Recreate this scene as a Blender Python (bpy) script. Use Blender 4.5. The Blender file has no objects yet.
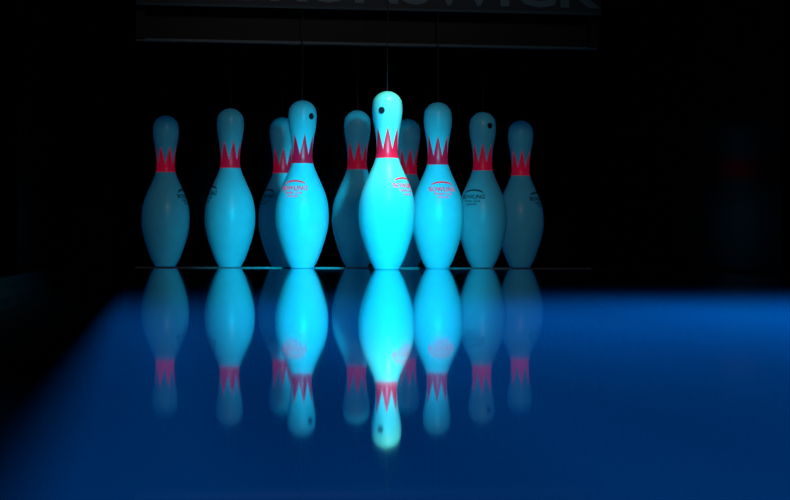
import bpy, bmesh, math, random
from mathutils import Matrix, Vector
IN=0.0254
random.seed(4)
scn=bpy.context.scene
scn.view_settings.view_transform='Standard'
scn.view_settings.look='None'

# ---------------------------------------------------------------- camera
cx,cy,h,yaw,f,pit,roll=-0.51361,-3.81183,0.03764,0.13849,1802.518,-0.00117,0.00369
cam=bpy.data.cameras.new('camera');co=bpy.data.objects.new('camera',cam);scn.collection.objects.link(co)
cam.sensor_width=36;cam.lens=f/790*36;cam.clip_start=.01
co.matrix_world=Matrix.Translation((cx,cy,h))@Matrix.Rotation(-yaw,4,'Z')@Matrix.Rotation(math.pi/2-pit,4,'X')@Matrix.Rotation(roll,4,'Z')
cam.dof.use_dof=True;cam.dof.focus_distance=3.9;cam.dof.aperture_fstop=4.0
scn.camera=co

# ---------------------------------------------------------------- helpers
def new_mat(name,col=(0.1,0.1,0.1),rough=.5,metal=0,spec=.5):
    m=bpy.data.materials.new(name);m.use_nodes=True
    b=m.node_tree.nodes['Principled BSDF']
    b.inputs['Base Color'].default_value=(*col,1);b.inputs['Roughness'].default_value=rough
    b.inputs['Metallic'].default_value=metal;b.inputs['Specular IOR Level'].default_value=spec
    return m
def add_noise(m,c1,c2,scale,detail=4,stretch=(1,1,1)):
    nt=m.node_tree;b=nt.nodes['Principled BSDF']
    tc=nt.nodes.new('ShaderNodeTexCoord');mp=nt.nodes.new('ShaderNodeMapping');mp.inputs['Scale'].default_value=stretch
    n=nt.nodes.new('ShaderNodeTexNoise');n.inputs['Scale'].default_value=scale;n.inputs['Detail'].default_value=detail
    r=nt.nodes.new('ShaderNodeValToRGB');r.color_ramp.elements[0].color=(*c1,1);r.color_ramp.elements[1].color=(*c2,1)
    r.color_ramp.elements[0].position=.3;r.color_ramp.elements[1].position=.7
    nt.links.new(tc.outputs['Object'],mp.inputs[0]);nt.links.new(mp.outputs[0],n.inputs['Vector'])
    nt.links.new(n.outputs['Fac'],r.inputs[0]);nt.links.new(r.outputs[0],b.inputs['Base Color'])
    return n
def obj_from_bm(name,bm,mats,smooth=False,parent=None):
    me=bpy.data.meshes.new(name);bm.to_mesh(me);bm.free()
    for m in mats: me.materials.append(m)
    if smooth:
        for q in me.polygons:q.use_smooth=True
    o=bpy.data.objects.new(name,me);scn.collection.objects.link(o)
    if parent:o.parent=parent
    return o
def box_bm(bm,x0,x1,y0,y1,z0,z1,mi=0):
    r=bmesh.ops.create_cube(bm,size=1,matrix=Matrix.Translation(((x0+x1)/2,(y0+y1)/2,(z0+z1)/2))@Matrix.Diagonal((x1-x0,y1-y0,z1-z0,1)))
    for v in r['verts']:
        for fc in v.link_faces: fc.material_index=mi
def box(name,x0,x1,y0,y1,z0,z1,mat,parent=None,bevel=0):
    bm=bmesh.new();box_bm(bm,x0,x1,y0,y1,z0,z1)
    if bevel:bmesh.ops.bevel(bm,geom=bm.edges[:],offset=bevel,segments=2,affect='EDGES')
    return obj_from_bm(name,bm,[mat],parent=parent)
def N(nt,t,**k):
    n=nt.nodes.new(t)
    for a,b in k.items():setattr(n,a,b)
    return n
def M(nt,op,a,b=None,clamp=False):
    n=nt.nodes.new('ShaderNodeMath');n.operation=op;n.use_clamp=clamp
    for i,v in enumerate((a,b)):
        if v is None:continue
        if isinstance(v,(int,float)):n.inputs[i].default_value=v
        else:nt.links.new(v,n.inputs[i])
    return n.outputs[0]

# ---------------------------------------------------------------- pin material
PIN=(0.13,0.80,0.88)  # white pins; cyan cast of the light is put into this base colour
def pin_material():
    m=new_mat('pin_coating',PIN,.33,0,.3)
    nt=m.node_tree;b=nt.nodes['Principled BSDF']
    tc=N(nt,'ShaderNodeTexCoord');sp=N(nt,'ShaderNodeSeparateXYZ');nt.links.new(tc.outputs['Object'],sp.inputs[0])
    x,y,z=sp.outputs
    ang=M(nt,'ARCTAN2',y,x)
    t=M(nt,'MULTIPLY',ang,7/(2*math.pi)); t=M(nt,'ADD',t,20.0); fr=M(nt,'FRACT',t)
    tri=M(nt,'ABSOLUTE',M(nt,'SUBTRACT',M(nt,'MULTIPLY',fr,2.0),1.0))   # 0..1
    top=M(nt,'ADD',M(nt,'MULTIPLY',tri,1.85*IN),10.1*IN)
    m1=M(nt,'LESS_THAN',z,top);m2=M(nt,'GREATER_THAN',z,9.35*IN)
    mask=M(nt,'MULTIPLY',m1,m2)
    ns=N(nt,'ShaderNodeTexNoise');ns.inputs['Scale'].default_value=30;ns.inputs['Detail'].default_value=6
    nt.links.new(tc.outputs['Object'],ns.inputs['Vector'])
    rp=N(nt,'ShaderNodeValToRGB');rp.color_ramp.elements[0].position=.30;rp.color_ramp.elements[1].position=.55
    rp.color_ramp.elements[0].color=(.12,.74,.82,1);rp.color_ramp.elements[1].color=(*PIN,1)
    nt.links.new(ns.outputs['Fac'],rp.inputs[0])
    mx=N(nt,'ShaderNodeMix',data_type='RGBA');nt.links.new(mask,mx.inputs['Factor'])
    nt.links.new(rp.outputs[0],mx.inputs[6]);mx.inputs[7].default_value=(1.0,.010,.05,1)
    nt.links.new(mx.outputs[2],b.inputs['Base Color'])
    # slight fluorescence of coating and ink under the blacklight
    me_=N(nt,'ShaderNodeMix',data_type='RGBA');nt.links.new(mask,me_.inputs['Factor'])
    me_.inputs[6].default_value=(.0,.012,.036,1);me_.inputs[7].default_value=(.11,.001,.012,1)
    nt.links.new(me_.outputs[2],b.inputs['Emission Color']);b.inputs['Emission Strength'].default_value=1
    return m
pinmat=pin_material()
red_ink=new_mat('red_print',(1.0,.015,.04),.35)
rb=red_ink.node_tree.nodes['Principled BSDF'];rb.inputs['Emission Color'].default_value=(.45,.004,.03,1);rb.inputs['Emission Strength'].default_value=1
dark_ink=new_mat('dark_print',(.01,.02,.035),.35)
cord_mat=new_mat('nylon_cord',(.006,.02,.03),.7)

prof=[(0,0),(.95,0),(1.0156,.03),(1.08,.12),(1.17,.30),(1.414,.75),(1.70,1.5),(1.953,2.25),(2.13,2.85),(2.255,3.375),(2.35,3.95),(2.383,4.5),(2.36,5.2),(2.2815,5.875),
(2.10,6.6),(1.8515,7.25),(1.54,7.95),(1.236,8.625),(1.09,9.0),(.9825,9.375),(.915,9.7),(.8985,10),(.91,10.45),(.935,10.875),(.985,11.3),(1.047,11.75),(1.13,12.2),(1.203,12.625),(1.255,13.05),(1.273,13.5),(1.25,13.85)]
for a in range(1,9):
    th=math.radians(12+a*78/8); prof.append((1.275*math.cos(th),13.725+1.275*math.sin(th)))
prof[-1]=(0,15.0)
def rad(z):
    z=z/IN
    for (r0,z0),(r1,z1) in zip(prof[1:],prof[2:]):
        if z0<=z<=z1 and z1>z0: return (r0+(r1-r0)*(z-z0)/(z1-z0))*IN
    return .02
def pin_mesh():
    pts=[Vector((a,b)) for a,b in prof[1:]];dense=[]
    for i in range(len(pts)-1):
        p0=pts[max(i-1,0)];p1=pts[i];p2=pts[i+1];p3=pts[min(i+2,len(pts)-1)]
        for s in range(3):
            t=s/3
            q=.5*((2*p1)+(-p0+p2)*t+(2*p0-5*p1+4*p2-p3)*t*t+(-p0+3*p1-3*p2+p3)*t**3)
            dense.append((max(q.x,0.01),max(q.y,0)))
    SEG=64;bm=bmesh.new();rings=[]
    for r,z in dense:
        rings.append([bm.verts.new((r*IN*math.cos(2*math.pi*k/SEG),r*IN*math.sin(2*math.pi*k/SEG),z*IN)) for k in range(SEG)])
    for a,b in zip(rings,rings[1:]):
        for k in range(SEG): bm.faces.new((a[k],a[(k+1)%SEG],b[(k+1)%SEG],b[k]))
    tv=bm.verts.new((0,0,15*IN));bv=bm.verts.new((0,0,0))
    for k in range(SEG):
        bm.faces.new((rings[-1][k],rings[-1][(k+1)%SEG],tv));bm.faces.new((rings[0][(k+1)%SEG],rings[0][k],bv))
    me=bpy.data.meshes.new('bowling_pin_mesh');bm.to_mesh(me);bm.free()
    me.materials.append(pinmat)
    for q in me.polygons:q.use_smooth=True
    return me
PM=pin_mesh()

def text_tris(txt,size):
    cu=bpy.data.curves.new('t','FONT');cu.body=txt;cu.size=size;cu.align_x='CENTER';cu.align_y='CENTER';cu.resolution_u=3
    cu.offset=size*.02
    o=bpy.data.objects.new('t',cu);scn.collection.objects.link(o)
    bpy.context.view_layer.update()
    me=bpy.data.meshes.new_from_object(o.evaluated_get(bpy.context.evaluated_depsgraph_get()))
    bpy.data.objects.remove(o)
    return me
def wrap_decal(name,parent,ang,zc,mat):
    bm=bmesh.new()
    for txt,size,dz in (('BOWLING',.0140,.0),('TENPIN  CLUB',.0066,-.0104),('APPROVED',.0058,-.0183)):
        me=text_tris(txt,size);b2=bmesh.new();b2.from_mesh(me)
        for v in b2.verts:v.co.y+=dz
        tmp=bpy.data.meshes.new('x');b2.to_mesh(tmp);b2.free();bm.from_mesh(tmp)
    pr=None
    for i in range(25):
        a=math.radians(160-i*140/24);c=(math.cos(a)*.029,math.sin(a)*.011+.004)
        v=(bm.verts.new((c[0],c[1],0)),bm.verts.new((c[0]*.91,c[1]+.0038,0)))
        if pr:bm.faces.new((pr[0],v[0],v[1],pr[1]))
        pr=v
    bmesh.ops.subdivide_edges(bm,edges=[e for e in bm.edges if e.calc_length()>.006],cuts=1)
    for v in bm.verts:
        z=zc+v.co.y; r=rad(z)+.0007; a=ang+v.co.x/r
        v.co=(r*math.cos(a),r*math.sin(a),z)
    return obj_from_bm(name,bm,[mat],parent=parent)
def spot_mark(parent,ang,z,r):
    bm=bmesh.new();c=bm.verts.new((0,0,0));ring=[bm.verts.new((r*math.cos(i*math.pi/10),r*math.sin(i*math.pi/10),0)) for i in range(20)]
    for i in range(20):bm.faces.new((c,ring[i],ring[(i+1)%20]))
    bmesh.ops.subdivide_edges(bm,edges=bm.edges[:],cuts=2)
    for v in bm.verts:
        zz=z+v.co.y;rr=rad(zz)+.0008;a=ang+v.co.x/rr
        v.co=(rr*math.cos(a),rr*math.sin(a),zz)
    return obj_from_bm('head_mark',bm,[dark_ink],parent=parent)

S=12*IN;R=S*math.sqrt(3)/2
# x, y, emblem (angle from lane-facing side in deg, height, ink), head mark
pins=[(0,0,(52,.178,red_ink),(-22,.338)),
(-S/2-.006,R,(-24,.180,red_ink),(38,.343)),
(S/2,R,(14,.180,red_ink),None),
(-S-.004,2*R,(-75,.176,dark_ink),None),
(-.002,2*R,(150,.176,dark_ink),None),
(S+.002,2*R,(-28,.172,dark_ink),(33,.346)),
(-1.5*S-.002,3*R,(72,.176,dark_ink),None),
(-S/2-.011,3*R,(-60,.178,dark_ink),None),
(S/2+.008,3*R,(60,.176,dark_ink),None),
(1.5*S,3*R,(66,.176,dark_ink),None)]
for i,(X,Y,dec,mark) in enumerate(pins):
    o=bpy.data.objects.new('bowling_pin',PM);scn.collection.objects.link(o);o.location=(X,Y,0)
    face=math.atan2(cy-Y,cx-X)
    o.rotation_euler=(0,0,face+[0.05,.2,.02,.3,.12,.0,.4,.1,.25,.15][i])
    r0=o.rotation_euler[2]
    if dec: wrap_decal('printed_emblem',o,face+math.radians(dec[0])-r0,dec[1],dec[2])
    if mark: spot_mark(o,face+math.radians(mark[0])-r0,mark[1],.0072)
    tz=.798
    bm=bmesh.new();bmesh.ops.create_cone(bm,segments=8,radius1=.0010,radius2=.0010,depth=tz-.38,matrix=Matrix.Translation((0,0,(tz+.38)/2)))
    obj_from_bm('cord',bm,[cord_mat],parent=o)

# ---------------------------------------------------------------- lane
lane=new_mat('lane_surface',(.006,.05,.16),.03,0,.5)
nt=lane.node_tree;b=nt.nodes['Principled BSDF']
b.inputs['IOR'].default_value=1.46
tc=N(nt,'ShaderNodeTexCoord');mp=N(nt,'ShaderNodeMapping');mp.inputs['Scale'].default_value=(14,.6,1)
ns=N(nt,'ShaderNodeTexNoise');ns.inputs['Scale'].default_value=1.6;ns.inputs['Detail'].default_value=5
rp=N(nt,'ShaderNodeValToRGB');rp.color_ramp.elements[0].position=.3;rp.color_ramp.elements[1].position=.72
rp.color_ramp.elements[0].color=(.005,.13,.30,1);rp.color_ramp.elements[1].color=(.008,.22,.48,1)
nt.links.new(tc.outputs['Object'],mp.inputs[0]);nt.links.new(mp.outputs[0],ns.inputs['Vector']);nt.links.new(ns.outputs['Fac'],rp.inputs[0])
sp=N(nt,'ShaderNodeSeparateXYZ');nt.links.new(tc.outputs['Object'],sp.inputs[0])
fr=M(nt,'FRACT',M(nt,'ADD',M(nt,'MULTIPLY',sp.outputs[0],39/1.066),50.0))
seam=M(nt,'LESS_THAN',fr,.03)
mx=N(nt,'ShaderNodeMix',data_type='RGBA');nt.links.new(seam,mx.inputs['Factor']);nt.links.new(rp.outputs[0],mx.inputs[6]);mx.inputs[7].default_value=(.004,.10,.24,1)
nt.links.new(mx.outputs[2],b.inputs['Base Color'])
W=.533
box('bowling_lane',-W,W,-6,1.0,-.06,0,lane)
seam_m=new_mat('tail_plank_strip',(.05,.045,.05),.4)
box('trim_deck_strip',-W,W,R+.075,R+.079,0,.0022,seam_m)
gm=new_mat('gutter_plastic',(.004,.006,.010),.6,0,.1)
def gutter(x0,x1):
    bm=bmesh.new();n=16;prev=None;c=(x0+x1)/2;r=(x1-x0)/2
    for i in range(n+1):
        a=math.pi+math.pi*i/n
        v=[bm.verts.new((c+r*math.cos(a),yy,-.006+.085*math.sin(a))) for yy in(-6,1.0)]
        if prev:bm.faces.new((prev[0],v[0],v[1],prev[1]))
        prev=v
    o=obj_from_bm('lane_gutter',bm,[gm],True)
    sm=o.modifiers.new('s','SOLIDIFY');sm.thickness=.004
    return o
gutter(-.741,-.538);gutter(.538,.741)
cap=new_mat('divider_capping',(.001,.002,.004),1,0,0)
box('lane_divider',.745,.90,-6,-.36,-.1,.012,cap,bevel=.004)
box('lane_divider',-.90,-.745,-6,-.36,-.1,.012,cap,bevel=.004)
kb=new_mat('kickback_panel',(.003,.005,.008),.16,0,.04)
add_noise(kb,(.002,.003,.006),(.004,.007,.011),6)
box('kickback_panel',.75,.84,-.35,1.45,-.1,.95,kb,bevel=.003)
box('kickback_panel',-.84,-.75,-.35,1.45,-.1,.95,kb,bevel=.003)

# ---------------------------------------------------------------- room
fl=new_mat('dark_floor',(.004,.006,.010),.7,0,.1);add_noise(fl,(.003,.005,.008),(.007,.01,.016),9)
wl=new_mat('black_wall',(.004,.005,.008),.9,0,.1);add_noise(wl,(.003,.004,.006),(.006,.008,.012),4)
box('floor',-3,3,-7,2.2,-.16,-.1,fl)
box('wall_back',-3,3,2.1,2.2,-.1,2.6,wl)
box('wall_left',-3.1,-3,-7,2.2,-.16,2.6,wl)
box('wall_right',3,3.1,-7,2.2,-.16,2.6,wl)
box('ceiling',-3.1,3.1,-7,2.2,2.6,2.7,wl)
cm=new_mat('pit_curtain_cloth',(.002,.003,.005),1,0,0)
bm=bmesh.new();prev=None
for i in range(161):
    X=-.74+1.48*i/160;Y=1.36+.012*math.sin(i*.55)+.006*math.sin(i*1.3)
    v=(bm.verts.new((X,Y,-.09)),bm.verts.new((X,Y,.79)))
    if prev:bm.faces.new((prev[0],v[0],v[1],prev[1]))
    prev=v
obj_from_bm('pit_curtain',bm,[cm],True)

ms=bpy.data.objects.new('pinsetter_masking_unit',None);scn.collection.objects.link(ms)
pm=new_mat('masking_panel',(.01,.02,.03),.5,0,.2);add_noise(pm,(.001,.016,.026),(.003,.025,.042),7,stretch=(1,1,5))
dk=new_mat('pinsetter_steel',(.001,.005,.008),.5,0,.12)
lt=new_mat('sign_lettering',(.012,.10,.135),.5)
y0=R-.01
box('sign_panel',-W,W,y0,y0+.02,.592,.80,pm,ms,.002)
box('panel_lip',-W,W,y0-.006,y0+.002,.587,.593,new_mat('lip',(.006,.05,.07),.5,0,.2),ms)
box('lower_rail',-W,W,y0+.03,y0+.05,.511,.517,new_mat('rail',(.006,.07,.10),.4,0,.3),ms,.001)
box('rail_web',-W,W,y0+.052,y0+.06,.517,.60,dk,ms)
box('bracket_1',-W,-W+.02,y0+.022,y0+.05,.517,.75,dk,ms)
box('bracket_2',W-.02,W,y0+.022,y0+.05,.517,.75,dk,ms)
box('top_housing',-.745,.745,y0+.3,1.40,.80,.95,dk,ms)
box('top_crosspiece',-.745,.745,y0,y0+.3,.80,.83,dk,ms)
box('cord_guide_arm',-.02,.02,-.03,y0,.80,.82,dk,ms)
tm=text_tris('BRUNSWICK',.115);bm=bmesh.new();bm.from_mesh(tm)
for v in bm.verts:
    v.co=Vector((v.co.x*1.28+.10,y0-.0015,.640+v.co.y))
obj_from_bm('lettering',bm,[lt],parent=ms)

# ---------------------------------------------------------------- lights
def spot(name,loc,tgt,energy,col,size,blend,rad_):
    l=bpy.data.lights.new(name,'SPOT');l.energy=energy;l.color=col;l.spot_size=math.radians(size);l.spot_blend=blend;l.shadow_soft_size=rad_
    o=bpy.data.objects.new(name,l);scn.collection.objects.link(o);o.location=loc
    o.rotation_euler=(Vector(tgt)-Vector(loc)).to_track_quat('-Z','Y').to_euler();return o
spot('cyan_pin_spotlight',(.03,-2.3,.44),(-.03,.22,.085),440,(.0,.66,1.0),16,1.0,.07)
spot('warm_wash_light',(.0,-2.2,1.3),(0,.6,.15),22,(1.0,.82,.76),34,.8,.12)  # warm white, red added for the crowns; teal sits in the pin colour
spot('warm_head_pin_fill',(.12,-.45,.95),(.005,0,.25),34,(.9,1.0,.55),16,1.0,.03)  # added narrow lamp, puts a highlight on the head pin's chest
spot('blue_lane_light',(.9,-2.3,1.5),(.15,-3.1,0),240,(.03,.45,1.0),74,1.0,.2)
spot('blue_lane_light',(.5,-2.5,1.0),(.0,-2.78,0),300,(.02,.46,1.0),44,1.0,.2)
w=bpy.data.worlds.new('world');scn.world=w;w.use_nodes=True
w.node_tree.nodes['Background'].inputs[0].default_value=(.0,.2,.6,1);w.node_tree.nodes['Background'].inputs[1].default_value=.002
